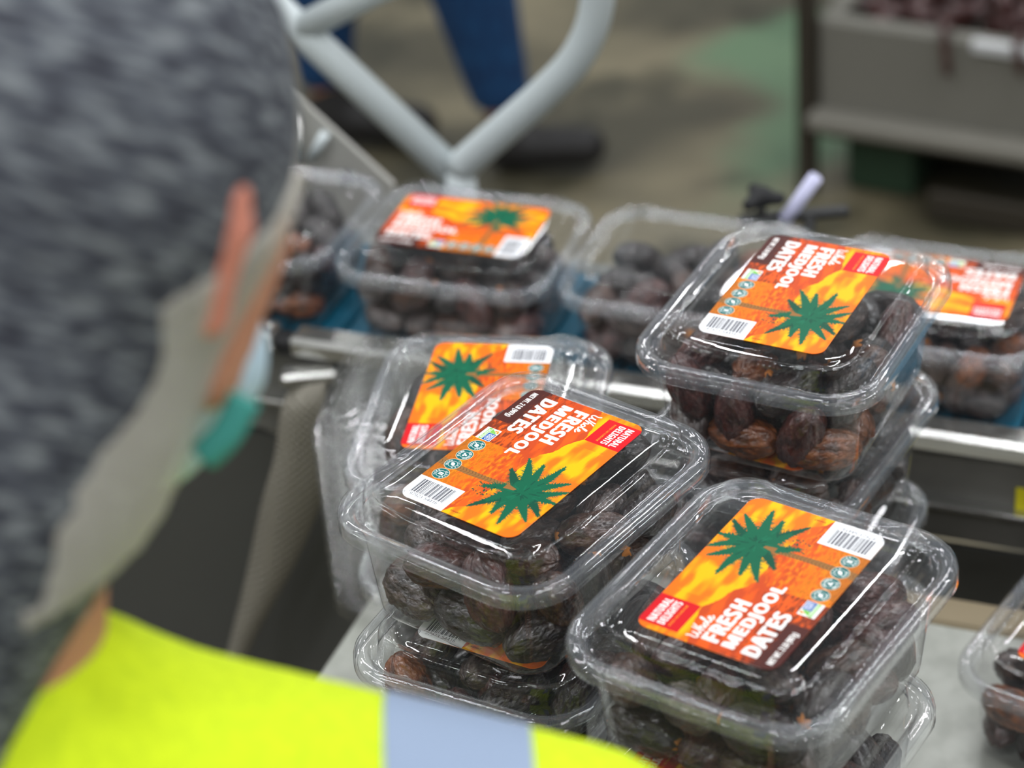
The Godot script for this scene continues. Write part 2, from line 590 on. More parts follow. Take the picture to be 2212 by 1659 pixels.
func lid_top() -> Array:
	var P := [rim(0.0128, 0.0723), rim(0.0138, 0.0730)]
	P.append(rim(0.0146, 0.0775, 0.001)); P.append(rim(0.0150, 0.0815, 0.0022)); P.append(rim(0.0155, 0.0838, 0.0030))
	P.append(rim(0.0168, 0.0856, 0.0036)); P.append(rim(0.0186, 0.0862, 0.0038)); P.append(rim(0.0200, 0.0858, 0.0036))
	P.append(rim(0.0210, 0.0846, 0.0018)); P.append(rim(0.0216, 0.0842, 0.0004)); P.append(rim(0.0235, 0.0846)); P.append(rim(0.0262, 0.0868)); P.append(rim(0.028, 0.0874))
	for k in [0.034, 0.042, 0.052, 0.064, 0.076, 0.0815]: P.append(rim(k, 0.0876))
	return P

func tray_mesh(sd: int) -> ArrayMesh:
	var P := []
	P.append(rim(0.0022, 0.0660)); P.append(rim(0.0018, 0.0672)); P.append(rim(0.0022, 0.0690))
	P.append(rim(0.0040, 0.0698)); P.append(rim(0.0085, 0.0698)); P.append(rim(0.0100, 0.0690)); P.append(rim(0.0106, 0.0672)); P.append(rim(0.0112, 0.0640)); P.append(rim(0.0124, 0.0620)); P.append(rim(0.0128, 0.0600))
	for k in 6: P.append(rim(lerpf(0.0130, 0.0178, k / 5.0), lerpf(0.058, 0.0085, k / 5.0)))
	P.append(rim(0.0184, 0.0050)); P.append(rim(0.0200, 0.0022)); P.append(rim(0.0225, 0.0008)); P.append(rim(0.026, 0.0002)); P.append(rim(0.033, 0.0004)); P.append(rim(0.035, 0.0022)); P.append(rim(0.045, 0.0024)); P.append(rim(0.065, 0.0024)); P.append(rim(0.0815, 0.0024))
	return shell(P, 0.0003, sd)

func sticker_mesh() -> ArrayMesh:
	# the label: a thin rounded sheet, printed on top
	var st := SurfaceTool.new()
	st.begin(Mesh.PRIMITIVE_TRIANGLES)
	var hx := 0.0658
	var hz := 0.0425
	var r := 0.0078
	var pts: Array[Vector2] = []
	for q in 4:
		var c := Vector2([1, -1, -1, 1][q] * (hx - r), [1, 1, -1, -1][q] * (hz - r))
		for k in 7:
			var a := PI / 2 * (q + k / 6.0)
			pts.append(c + Vector2(cos(a), sin(a)) * r)
	var n := pts.size()
	for k in n:
		var a: Vector2 = pts[k]
		var b: Vector2 = pts[(k + 1) % n]
		for q in [Vector2.ZERO, a, b]:
			st.set_normal(Vector3.UP)
			st.set_uv(Vector2(0.5 + q.x / (2 * hx), 0.5 + q.y / (2 * hz)))
			st.add_vertex(Vector3(q.x, 0.0003, q.y))
		for q in [[a, 0.0003], [a, 0.0], [b, 0.0003], [b, 0.0003], [a, 0.0], [b, 0.0]]:
			st.set_normal(Vector3(a.x, 0, a.y).normalized())
			st.set_uv(Vector2(0.5 + q[0].x / (2 * hx), 0.5 + q[0].y / (2 * hz)))
			st.add_vertex(Vector3(q[0].x, q[1], q[0].y))
	return st.commit()

var lids: Array[ArrayMesh] = []
var rims: Array[ArrayMesh] = []
var trays: Array[ArrayMesh] = []
var sticker: ArrayMesh
var thin_lid: ArrayMesh

func date_box(label: String, at: Vector3, yaw: float, v: int, with_lid := true, with_label := true) -> Node3D:
	var t := thing("date_box", label, "box", at, deg_to_rad(yaw), "clear plastic boxes of dates")
	put("tray", trays[v % trays.size()], M.plastic, t)
	if with_lid:
		var lid := put("lid", lids[v % lids.size()], M.plastic, t)
		put("rolled_rim", rims[v % rims.size()], M.rim_sheen_plastic, lid)
	if with_lid and with_label:
		var s := put("printed_label", sticker, M.print, t)
		s.position.y = 0.0882
		s.set_meta("label", "orange printed label with a green palm tree")
	return t

# ---------------------------------------------------------------- dates
var date_meshes: Array[ArrayMesh] = []
var stem_mesh: ArrayMesh
var packs: Array = []

func date_mesh(sd: int, rows := 40, cols := 60) -> ArrayMesh:
	var n := FastNoiseLite.new()
	n.seed = sd
	n.frequency = 1.0
	n.fractal_octaves = 3
	var L := 0.0240
	var R := 0.0141
	var verts: Array[Vector3] = []
	for i in rows:
		var t := -1.0 + 2.0 * i / (rows - 1)
		t = sin(t * PI / 2)
		var rad := R * pow(maxf(1.0 - pow(absf(t), 2.4), 0.0), 0.5)
		for k in cols:
			var a := TAU * k / cols
			var q := Vector3(cos(a), sin(a), 0)
			var bend := n.get_noise_3d(q.x * 0.7, q.y * 0.7 + sd, t * 1.4) * 1.2
			var w1 := n.get_noise_3d(q.x * 1.1 + sd, q.y * 1.1, t * 0.7)                             # dents
			var w2 := 1.0 - absf(n.get_noise_3d(q.x * 2.6 + bend, q.y * 2.6 + sd, t * 1.3 + bend)) * 3.0   # folds
			var w3 := n.get_noise_3d(q.x * 7.0 + bend * 2.0, q.y * 7.0, t * 4.5 + sd)                  # fine wrinkles
			var rr := rad * (0.95 + 0.16 * w1 + 0.06 * w2 + 0.07 * w3)
			verts.append(Vector3(t * L * (1.0 + 0.06 * w1), cos(a) * rr * 0.95, sin(a) * rr))
	return quads(verts, rows, cols, true)

func pack(sd: int, count: int, top: float) -> Array:
	# drops count dates into a tray: each is two points kept apart, with a radius
	rng.seed = sd
	var r := 0.0136
	var ln := 0.0205
	var a: Array[Vector3] = []
	var b: Array[Vector3] = []
	for i in count:
		var c := Vector3((rng.randf() - 0.5) * 0.12, 0.016 + 0.13 * i / count, (rng.randf() - 0.5) * 0.10)
		var ang := rng.randf() * TAU
		var u := Vector3(cos(ang), (rng.randf() - 0.5) * 0.7, sin(ang)).normalized() * ln / 2
		a.append(c - u)
		b.append(c + u)
	for it in 160:
		for i in count:
			if it < 130:
				a[i].y -= 0.0011
				b[i].y -= 0.0011
		for i in count:
			for j in range(i + 1, count):
				var m := (a[i] + b[i] - a[j] - b[j]) * 0.5
				if m.length_squared() > 0.0027: continue
				var cp := Geometry3D.get_closest_points_between_segments(a[i], b[i], a[j], b[j])
				var d: Vector3 = cp[0] - cp[1]
				var dist := d.length()
				if dist < 2 * r and dist > 1e-6:
					var push := d / dist * (2 * r - dist) * 0.5
					var ti: float = cp[0].distance_to(a[i]) / ln
					var tj: float = cp[1].distance_to(a[j]) / ln
					a[i] += push * (1.0 - ti) * 1.2
					b[i] += push * ti * 1.2
					a[j] -= push * (1.0 - tj) * 1.2
					b[j] -= push * tj * 1.2
		for i in count:
			var mid := (a[i] + b[i]) * 0.5
			var u := (b[i] - a[i]).normalized() * ln / 2
			a[i] = mid - u
			b[i] = mid + u
			for e in [a, b]:
				var p: Vector3 = e[i]
				p.y = clampf(p.y, 0.003 + r, top - r)
				var sx := 0.0796 + 0.0050 * clampf(p.y / 0.06, 0, 1) - r
				var sz := 0.0646 + 0.0050 * clampf(p.y / 0.06, 0, 1) - r
				p.x = clampf(p.x, -sx, sx)
				p.z = clampf(p.z, -sz, sz)
				var cr := 0.012                       # rounded corners
				var ex := absf(p.x) - (sx - cr)
				var ez := absf(p.z) - (sz - cr)
				if ex > 0 and ez > 0 and ex * ex + ez * ez > cr * cr:
					var k := cr / sqrt(ex * ex + ez * ez)
					p.x = signf(p.x) * (sx - cr + ex * k)
					p.z = signf(p.z) * (sz - cr + ez * k)
				e[i] = p
	var out := []
	for i in count:
		var x := (b[i] - a[i]).normalized()
		var ref := Vector3(rng.randf() - 0.5, rng.randf() - 0.5, rng.randf() - 0.5).normalized()
		var z := x.cross(ref).normalized()
		out.append(Transform3D(Basis(x, z.cross(x), z), (a[i] + b[i]) * 0.5))
	return out

var deep: Array[Transform3D] = []
var single_dates := 0
const DATE_COLORS := ["date_black", "date_brown", "date_red", "date_black", "date_grey", "date_brown", "date_black", "date_red", "date_amber", "date_grey"]

func fill(box: Node3D, pk: int, label: String, group: String, most: int, seen_from: Vector3) -> void:
	# the "most" dates that show best become things; the rest join the deep ones
	var T: Transform3D = box.transform
	if pk % 2: T = T * Transform3D(Basis(Vector3.UP, PI), Vector3.ZERO)
	var all := []
	var view := (T.affine_inverse() * seen_from).normalized()
	for t in packs[pk % packs.size()]:
		all.append([t.origin.dot(Vector3(view.x, view.y * 1.15, view.z)), t])
	all.sort_custom(func(p, q): return p[0] > q[0])
	rng.seed = 500 + pk * 31 + all.size()
	for i in all.size():
		var w: Transform3D = T * all[i][1]
		if i >= most:
			deep.append(w)
			continue
		var k := rng.randi() % date_meshes.size()
		var o := put("date", date_meshes[k], M[DATE_COLORS[rng.randi() % DATE_COLORS.size()]])
		o.transform = w
		o.scale = Vector3.ONE * (0.95 + 0.1 * rng.randf())
		tag(o, label, "date", group)
		single_dates += 1
		if rng.randf() < 0.35: put("stem_cap", stem_mesh, M.stem, o)

# ---------------------------------------------------------------- the scene
func _ready() -> void:
	# camera
	var pitch := deg_to_rad(32.883)
	var roll := deg_to_rad(4.892)
	var fwd := Vector3(0, -sin(pitch), -cos(pitch))
	var up := Vector3(0, cos(pitch), -sin(pitch))
	var cam := Camera3D.new()
	cam.name = "camera"
	var look := CameraAttributesPhysical.new()
	look.frustum_focal_length = 24.0 * 5200.0 / 1659.0
	look.frustum_focus_distance = 1.43
	look.exposure_aperture = 4.4
	look.frustum_near = 0.05
	look.frustum_far = 100.0
	cam.attributes = look
	cam.transform = Transform3D(Basis(Vector3.RIGHT * cos(roll) - up * sin(roll), Vector3.RIGHT * sin(roll) + up * cos(roll), -fwd), Vector3(0, 2.0, 0))
	add_child(cam)
	cam.current = true

	# sky and exposure (the hall is closed; its lamps light it)
	var env := Environment.new()
	env.background_mode = Environment.BG_COLOR
	env.background_color = c8(120, 125, 130)
	env.tonemap_mode = Environment.TONE_MAPPER_LINEAR
	env.tonemap_exposure = 1.0
	env.sdfgi_enabled = true
	env.ssao_enabled = true
	env.ssil_enabled = true
	var we := WorldEnvironment.new()
	we.name = "world_environment"
	we.environment = env
	add_child(we)

	# lamps of the hall: rows of long ceiling fittings
	make_materials()
	for ix in 4:
		for iz in 5:
			ceiling_lamp(Vector3(-4.2 + 2.8 * ix, 4.3, 2.6 - 2.3 * iz), ix, iz)

	hall()
	rear_conveyor()
	packing_table()
	shells_and_dates()
	boxes()
	worker()
	walker()
	background()
	details()

func make_materials() -> void:
	var p := mat("plastic", Color(0.82, 0.85, 0.88, 0.022), 0.02)
	p.transparency = BaseMaterial3D.TRANSPARENCY_ALPHA
	p.metallic_specular = 1.0
	M.plastic = p
	var rp := mat("rim_sheen_plastic", Color(0.80, 0.83, 0.88, 0.055), 0.04)  # milkier than the lid: bright reflections along the bead put into the colour
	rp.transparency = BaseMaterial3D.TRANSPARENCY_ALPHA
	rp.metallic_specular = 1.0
	var tp := mat("thin_plastic", Color(0.82, 0.85, 0.88, 0.006), 0.02)
	tp.transparency = BaseMaterial3D.TRANSPARENCY_ALPHA
	tp.metallic_specular = 0.7
	var pr := mat("print", Color.WHITE, 0.35)
	pr.metallic_specular = 0.25
	pr.albedo_texture = make_label_image()
	M.print = pr
	var tones := {
		"date_black": [c8(18, 12, 12), c8(36, 24, 23), c8(70, 54, 52)],
		"date_brown": [c8(38, 22, 16), c8(70, 40, 28), c8(104, 74, 58)],
		"date_red": [c8(40, 15, 14), c8(68, 28, 24), c8(104, 64, 58)],
		"date_grey": [c8(38, 29, 28), c8(72, 57, 53), c8(120, 104, 98)],
		"date_amber": [c8(66, 32, 14), c8(120, 62, 24), c8(150, 94, 50)]}
	var bump := noise_tex(41, 0.035, [Color.BLACK, Color.WHITE], [0.0, 1.0], 256, 4)
	var sd := 50
	for k in tones:
		var d := mat(k, Color.WHITE, 0.38)
		d.albedo_texture = noise_tex(sd, 0.016, tones[k], [0.25, 0.55, 0.95], 256, 5)
		triplanar(d, Vector3(16, 30, 30))
		d.heightmap_enabled = true
		d.heightmap_texture = bump
		d.heightmap_scale = 0.16
		d.clearcoat_enabled = true
		d.clearcoat = 0.6
		d.clearcoat_roughness = 0.22
		sd += 1
	mat("stem", c8(196, 122, 50), 0.7)
	# metals and plastics of the line
	var steel := mat("steel", c8(196, 196, 192), 0.28, 0.9)
	steel.roughness_texture = noise_tex(5, 0.02, [c8(170, 170, 170), c8(255, 255, 255)], [0.0, 1.0])
	triplanar(steel, Vector3(2, 30, 30))
	var frame := mat("frame_paint", c8(112, 111, 107), 0.45, 0.0)
	frame.albedo_texture = noise_tex(6, 0.01, [c8(205, 205, 205), c8(255, 255, 255)], [0.2, 0.8])
	triplanar(frame, Vector3(3, 3, 3))
	mat("plate_grey", c8(172, 170, 164), 0.5)
	mat("guard_grey", c8(78, 78, 75), 0.6)
	mat("dark_metal", c8(42, 42, 42), 0.55, 0.2)
	mat("black_rubber", c8(24, 24, 26), 0.7)
	mat("belt_teal", c8(4, 88, 114), 0.5)
	var top := mat("table_top", c8(186, 188, 182), 0.42, 0.15)
	top.albedo_texture = noise_tex(8, 0.012, [c8(226, 226, 222), c8(255, 255, 252)], [0.2, 0.8])
	triplanar(top, Vector3(7, 7, 7))
	mat("wood_edge", c8(146, 132, 106), 0.7)
	mat("white_tube", c8(198, 206, 208), 0.35)
	mat("yellow_tag", c8(226, 214, 30), 0.6)
	mat("lavender_plastic", c8(206, 206, 236), 0.35)
	var strap := mat("woven", c8(138, 133, 122), 0.5, 0.2)
	strap.heightmap_enabled = true
	var weave := Image.create(64, 64, false, Image.FORMAT_L8)
	for y in 64:
		for x in 64:
			var v := 0.62 + 0.38 * sin(TAU * x / 16.0) * sin(TAU * y / 16.0)
			weave.set_pixel(x, y, Color(v, v, v))
	strap.heightmap_texture = ImageTexture.create_from_image(weave)
	strap.heightmap_scale = 0.3
	triplanar(strap, Vector3(34, 34, 34))
	# people
	mat("skin", c8(196, 138, 108), 0.5).subsurf_scatter_enabled = true
	M.skin.subsurf_scatter_strength = 0.08
	mat("ear_skin", c8(226, 146, 124), 0.5)
	var knit := mat("knit", Color.WHITE, 0.95)
	knit.albedo_texture = noise_tex(21, 0.028, [c8(56, 58, 67), c8(86, 90, 98), c8(132, 137, 140)], [0.28, 0.52, 0.78], 512, 4)
	knit.uv1_scale = Vector3(3.2, 11.0, 1.0)
	knit.heightmap_enabled = true
	knit.heightmap_texture = noise_tex(22, 0.04, [Color.BLACK, Color.WHITE], [0.0, 1.0])
	knit.heightmap_scale = 0.06
	var net := mat("hair_net", Color(0.90, 0.88, 0.83, 0.52), 0.9)
	net.transparency = BaseMaterial3D.TRANSPARENCY_ALPHA
	var vest := mat("vest", c8(222, 246, 8), 0.8)
	vest.albedo_texture = noise_tex(23, 0.03, [c8(236, 240, 200), Color.WHITE], [0.2, 0.7])
	triplanar(vest, Vector3(14, 14, 14))
	vest.heightmap_enabled = true
	vest.heightmap_texture = strap.heightmap_texture
	vest.heightmap_scale = 0.06
	mat("reflective", c8(150, 168, 196), 0.6, 0.0)
	mat("mask_blue", c8(190, 214, 228), 0.85)
	mat("teal_cloth", c8(70, 160, 150), 0.85)
	var sweat := mat("grey_sweater", c8(96, 100, 106), 0.95)
	sweat.albedo_texture = noise_tex(24, 0.03, [c8(190, 190, 190), Color.WHITE], [0.2, 0.8])
	triplanar(sweat, Vector3(12, 12, 12))
	mat("dark_trousers", c8(44, 46, 52), 0.9)
	var jean := mat("denim", c8(14, 68, 114), 0.9)
	jean.albedo_texture = noise_tex(25, 0.02, [c8(170, 180, 200), Color.WHITE], [0.2, 0.8])
	triplanar(jean, Vector3(8, 3, 8))
	mat("shoe_black", c8(24, 22, 22), 0.6)
	mat("shirt", c8(70, 74, 84), 0.9)
	mat("hair", c8(34, 26, 22), 0.6)
	# hall
	mat("wall_paint", c8(214, 216, 212), 0.8)
	mat("ceiling_paint", c8(186, 188, 188), 0.85)
	mat("lamp_body", c8(210, 212, 214), 0.5)
	var lamp := mat("lamp_glow", c8(250, 252, 255), 0.6)
	lamp.emission_enabled = true
	lamp.emission = c8(246, 250, 255)
	lamp.emission_energy_multiplier = 6.0
	mat("bin_grey", c8(116, 114, 106), 0.7)
	mat("bin_lip", c8(124, 121, 112), 0.7)
	mat("pallet_green", c8(34, 58, 38), 0.75)
	mat("green_sheet", c8(120, 160, 118), 0.6)
	mat("post_brown", c8(50, 44, 34), 0.7)

func ceiling_lamp(at: Vector3, ix: int, iz: int) -> void:
	var rows := ["first", "second", "third", "fourth", "fifth"]
	var t := thing("ceiling_lamp", "long white tube lamp hung high overhead, %s of the %s row" % [rows[ix], rows[iz]], "lamp", at, 0, "tube lamps under the ceiling")
	var b := put("housing", box_mesh(Vector3(1.5, 0.06, 0.14), 0.01), M.lamp_body, t)
	b.position.y = 0.035
	put("tube_light", box_mesh(Vector3(1.46, 0.012, 0.09), 0.004), M.lamp_glow, t)
	for s in [-0.6, 0.6]:
		var rod := put("hanger", tube_mesh([Vector3(s, 0.06, 0), Vector3(s, 0.70, 0)], 0.006, 8), M.dark_metal, t)
		rod.position = Vector3.ZERO
	var l := AreaLight3D.new()
	l.name = "tube_lamp_light"
	l.area_size = Vector2(1.46, 0.09)
	l.light_energy = 3.4
	l.light_color = c8(250, 252, 255)
	l.shadow_enabled = true
	l.position.y = -0.012
	l.rotation.x = -PI / 2
	l.area_range = 40.0
	t.add_child(l)

func slab(called: String, lo: Vector3, hi: Vector3, m: Material) -> MeshInstance3D:
	var o := put(called, box_mesh(hi - lo, 0.002), m)
	o.position = (lo + hi) / 2
	o.set_meta("kind", "structure")
	return o

func hall() -> void:
	# floor: worn concrete with a green patch, its texture computed in floor coordinates (x -7..7, z -9..5)
	var n1 := FastNoiseLite.new()
	n1.seed = 11
	n1.frequency = 0.02
	n1.fractal_octaves = 5
	var n2 := FastNoiseLite.new()
	n2.seed = 12
	n2.frequency = 0.05
	var size := 700
	var img := Image.create(size, size, false, Image.FORMAT_RGB8)
	for y in size:
		for x in size:
			var X := -7.0 + 14.0 * x / size
			var Z := -9.0 + 14.0 * y / size
			var a := n1.get_noise_2d(x, y * 1.6)
			var f := n2.get_noise_2d(x * 1.3, y * 1.3)
			var col := c8(66, 62, 48).lerp(c8(116, 108, 86), clampf(0.45 + a * 2.0, 0, 1))
			col = col.lerp(c8(40, 38, 26), clampf(f * 2.6 - 0.4, 0, 0.6))
			var patch := 0.5 - maxf(absf(X - 0.60) - 0.06, absf(Z + 4.10) - 0.30) * 5.0 + a * 1.6
			col = col.lerp(c8(84, 118, 88), clampf(patch * 1.2, 0, 0.8))
			img.set_pixel(x, y, col)
	var fm := mat("concrete", Color.WHITE, 0.5)
	fm.albedo_texture = ImageTexture.create_from_image(img)
	var st := SurfaceTool.new()
	st.begin(Mesh.PRIMITIVE_TRIANGLES)
	var cs := [Vector3(-7, 0, -9), Vector3(7, 0, -9), Vector3(7, 0, 5), Vector3(-7, 0, 5)]
	for i in [0, 1, 2, 0, 2, 3]:
		st.set_normal(Vector3.UP)
		st.set_uv(Vector2((cs[i].x + 7) / 14.0, (cs[i].z + 9) / 14.0))
		st.add_vertex(cs[i])
	var fl := put("floor", st.commit(), fm)
	fl.set_meta("kind", "structure")
	slab("floor", Vector3(-7, -0.2, -9), Vector3(7, -0.004, 5), M.frame_paint)
	slab("wall_back", Vector3(-7, 0, -9.2), Vector3(7, 5, -9), M.wall_paint)
	slab("wall_front", Vector3(-7, 0, 5), Vector3(7, 5, 5.2), M.wall_paint)
	slab("wall_left", Vector3(-7.2, 0, -9.2), Vector3(-7, 5, 5.2), M.wall_paint)
	slab("wall_right", Vector3(7, 0, -9.2), Vector3(7.2, 5, 5.2), M.wall_paint)
	slab("ceiling", Vector3(-7.2, 5, -9.2), Vector3(7.2, 5.2, 5.2), M.ceiling_paint)

func st_to(s: float, y: float, t: float) -> Vector3:
	return ALONG * s + AWAY * t + Vector3(0, y, 0)

const TURN := -0.4113        # yaw that lays local x along ALONG and local -z along AWAY

func part_box(called: String, t: Node3D, size: Vector3, at: Vector3, m: Material, bevel := 0.003) -> MeshInstance3D:
	var o := put(called, box_mesh(size, bevel), m, t)
	o.position = at
	return o

func rear_conveyor() -> void:
	# local frame: x along the line, z towards the table; origin on the floor under the front rail
	var o := thing("belt_conveyor", "steel framed conveyor with a teal ribbed belt running behind the table", "conveyor", st_to(0, 0, 1.539), TURN)
	var x0 := -2.0
	var x1 := 1.6
	var mid := (x0 + x1) / 2
	var ln := x1 - x0
	# the two runs of the front rail with a gap where they meet
	var gap := -0.885
	for seg in [[x0, gap - 0.008], [gap + 0.008, x1]]:
		var r := part_box("front_rail", o, Vector3(seg[1] - seg[0], 0.020, 0.028), Vector3((seg[0] + seg[1]) / 2, 0.918, -0.012), M.steel, 0.004)
		r.set_meta("label", "bright steel front rail")
	part_box("joint_block", o, Vector3(0.020, 0.016, 0.020), Vector3(gap, 0.914, -0.014), M.black_rubber)
	part_box("side_channel", o, Vector3(ln, 0.044, 0.006), Vector3(mid, 0.873, -0.022), M.frame_paint)
	part_box("channel_lip", o, Vector3(ln, 0.005, 0.016), Vector3(mid, 0.852, -0.014), M.steel, 0.001)
	part_box("lower_channel", o, Vector3(ln, 0.040, 0.006), Vector3(mid, 0.826, -0.030), M.frame_paint)
	part_box("back_rail", o, Vector3(ln, 0.020, 0.024), Vector3(mid, 0.900, -0.204), M.steel, 0.004)
	part_box("back_channel", o, Vector3(ln, 0.09, 0.006), Vector3(mid, 0.845, -0.204), M.frame_paint)
	part_box("belt_bed", o, Vector3(ln, 0.010, 0.164), Vector3(mid, 0.899, -0.110), M.dark_metal)
	part_box("lower_guard", o, Vector3(ln, 0.42, 0.006), Vector3(mid, 0.58, -0.045), M.guard_grey)
	# each slat of the modular belt is a part
	var slat := box_mesh(Vector3(0.0235, 0.010, 0.160), 0.003)
	var k := 0
	var x := x0 + 0.02
	var sl_lo := -1.25
	var sl_hi := 0.75
	while x < x1 - 0.02:
		if x > sl_lo and x < sl_hi:
			var s := put("belt_slat", slat, M.belt_teal, o)
			s.position = Vector3(x, 0.909, -0.110)
		x += 0.0255
		k += 1
	part_box("belt_run", o, Vector3(sl_lo - x0 - 0.02, 0.010, 0.160), Vector3((x0 + sl_lo) / 2, 0.909, -0.110), M.belt_teal)
	part_box("belt_run", o, Vector3(x1 - sl_hi - 0.02, 0.010, 0.160), Vector3((x1 + sl_hi) / 2, 0.909, -0.110), M.belt_teal)
	for lx in [x0 + 0.1, -0.55, 0.85, x1 - 0.1]:
		for lz in [-0.06, -0.17]:
			part_box("leg", o, Vector3(0.05, 0.82, 0.05), Vector3(lx, 0.41, lz), M.frame_paint)
	for bx in [-0.18, 0.02, 0.255]:
		var bolt := put("bolt", tube_mesh([Vector3(0, 0, 0), Vector3(0, 0, 0.008)], 0.007, 10), M.black_rubber, o)
		bolt.position = Vector3(bx, 0.826, -0.028)

func packing_table() -> void:
	# local frame as the conveyor's; origin on the floor under the far edge (t = 1.46)
	var o := thing("packing_table", "pale grey topped table with a wooden edge under the stacked date boxes", "table", st_to(0, 0, 1.462), TURN)
	var x0 := -0.722
	var x1 := 0.9
	part_box("table_top", o, Vector3(x1 - x0, 0.03, 0.55), Vector3((x0 + x1) / 2, TABLE_Y - 0.015, 0.31), M.table_top, 0.004)
	part_box("edge_strip", o, Vector3(x1 - x0, 0.030, 0.033), Vector3((x0 + x1) / 2, TABLE_Y - 0.0155, 0.0175), M.wood_edge, 0.003)
	part_box("apron", o, Vector3(x1 - x0 - 0.1, 0.07, 0.02), Vector3((x0 + x1) / 2, TABLE_Y - 0.066, 0.06), M.frame_paint)
	part_box("apron", o, Vector3(x1 - x0 - 0.1, 0.07, 0.02), Vector3((x0 + x1) / 2, TABLE_Y - 0.066, 0.56), M.frame_paint)
	for lx in [x0 + 0.04, x1 - 0.04]:
		for lz in [0.05, 0.56]:
			part_box("leg", o, Vector3(0.04, 0.803, 0.04), Vector3(lx, 0.4015, lz), M.frame_paint)

func shells_and_dates() -> void:
	thin_lid = shell(lid_rim(false) + lid_top().slice(1), 0.0002, 5)
	for k in 3:
		lids.append(shell(lid_top(), 0.0002, k + 1))
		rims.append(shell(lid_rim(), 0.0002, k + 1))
		trays.append(tray_mesh(k + 10))
	sticker = sticker_mesh()
	for k in 6: date_meshes.append(date_mesh(k * 7 + 3))
	# a frayed little cap where the date hung
	var verts: Array[Vector3] = []
	for i in 4:
		for k in 12:
			var a := TAU * k / 12
			var r: float = [0.0002, 0.0022, 0.0040, 0.0046][i] * (1.0 + 0.25 * sin(a * 5.0))
			verts.append(Vector3([0.0248, 0.0246, 0.0232, 0.0212][i], cos(a) * r, sin(a) * r))
	stem_mesh = quads(verts, 4, 12, true)
	for k in 4: packs.append(pack(900 + k, 46, 0.0855))

func boxes() -> void:
	var eye := Vector3(0, 2.0, 0)
	var H := BOX_H
	var y0 := TABLE_Y
	# [label, x, z, yaw, level, pack, dates built singly, label of the dates]
	var rows := [
		["clear lidded box of dates in sharpest focus, topmost of the front left stack", 0.003, -1.167, -130.5, 3, 0, 34, "sharply focused front left box"],
		["clear date box directly under the sharpest one, its lid corner just above the vest", -0.001, -1.160, -121.0, 2, 1, 16, "box under the sharpest one"],
		["date box third down in the front left stack, hidden behind the vest", 0.002, -1.155, -128.0, 1, 2, 0, ""],
		["date box at the bottom of the front left stack on the table", -0.002, -1.154, -131.0, 0, 3, 0, ""],
		["clear lidded box of dates at lower right, nearest of all, label words facing up right", 0.127, -1.034, 53.3, 3, 2, 34, "nearest box at lower right"],
		["clear date box directly beneath the nearest one at lower right, lid corner jutting out right", 0.115, -1.021, 55.0, 2, 3, 16, "box beneath the nearest one"],
		["date box third down beneath the nearest one at lower right", 0.125, -1.03, 50.0, 1, 0, 0, ""],
		["date box at the bottom of the lower right stack on the table", 0.12, -1.035, 53.0, 0, 1, 0, ""],
		["clear lidded box of dates topping the tall right hand stack, below the lavender rod", 0.188, -1.331, -119.7, 3, 1, 32, "box topping the tall right stack"],
		["clear date box second from the top of the tall right hand stack", 0.180, -1.335, -123.0, 2, 0, 16, "second box of the tall right stack"],
		["clear date box third from the top of the tall right hand stack", 0.176, -1.326, -119.0, 1, 3, 0, ""],
		["date box at the bottom of the tall right hand stack", 0.18, -1.33, -120.0, 0, 2, 0, ""],
		["clear lidded box of dates partly hidden behind the sharpest one, palm printed at top left", -0.023, -1.379, 77.6, 2, 3, 26, "box behind the sharpest one"],
		["clear date box under the one behind the sharpest box, rounded corner at its left", -0.023, -1.379, 77.6, 1, 1, 0, ""],
		["date box at the bottom of the stack behind the sharpest box", -0.023, -1.379, 77.6, 0, 0, 0, ""],
		["clear lidded date box standing alone on the table at the far right edge", 0.402, -1.298, 52.0, 0, 1, 22, "box alone at the right edge"]]
	for r in rows:
		var b := date_box(r[0], Vector3(r[1], y0 + H * r[4], r[2]), r[3], r[5])
		fill(b, r[5], "wrinkled brown date inside the %s" % r[7], "dates in the %s" % r[7], r[6], eye)
	var back := [
		["clear lidded date box on the conveyor with its label upright, left of the open tray", -0.030, -1.794, -23.0, 0, 24, true, true, "labelled box at the left of the conveyor"],
		["clear date tray without a label on the conveyor between two labelled boxes", 0.155, -1.719, -24.0, 2, 26, true, false, "unlabelled box on the conveyor"],
		["clear lidded date box on the conveyor at the right edge, its label upside down", 0.341, -1.634, 156.0, 3, 20, true, true, "box with an upside-down label"],
		["clear date box on the conveyor half hidden by the worker's head", -0.212, -1.877, -24.0, 1, 16, true, false, "box half hidden by the worker"]]
	for r in back:
		var b := date_box(r[0], Vector3(r[1], BELT_Y + 0.0012, r[2]), r[3], r[4], r[6], r[7])
		fill(b, r[4], "wrinkled brown date inside the %s" % r[8], "dates in the %s" % r[8], r[5], eye)
	# nested empty lids at the left end of the table
	for k in 15:
		var o := put("empty_lid", thin_lid, M.thin_plastic)
		o.position = Vector3(-0.048, y0 - 0.0655 + 0.0108 * k, -1.545)
		o.rotation.y = deg_to_rad(-13.0 + 0.6 * sin(k * 2.3))
		tag(o, "topmost clear empty lid of the nested stack at the table's left end" if k == 14 else "clear empty lid nested in the tall stack at the table's left end", "lid", "empty lids nested in a stack")
	# dates deep inside the boxes: one body of stuff
	var mm := MultiMesh.new()
	mm.transform_format = MultiMesh.TRANSFORM_3D
	mm.mesh = date_mesh(99, 14, 18)
	mm.instance_count = deep.size()
	for i in deep.size(): mm.set_instance_transform(i, deep[i])
	var mi := MultiMeshInstance3D.new()
	mi.name = "packed_dates"
	mi.multimesh = mm
	mi.material_override = M.date_black
	add_child(mi)
	tag(mi, "dark dates packed deep inside the clear boxes under the others", "dates", "", "stuff")
	print("single dates ", single_dates, ", deep ", deep.size())

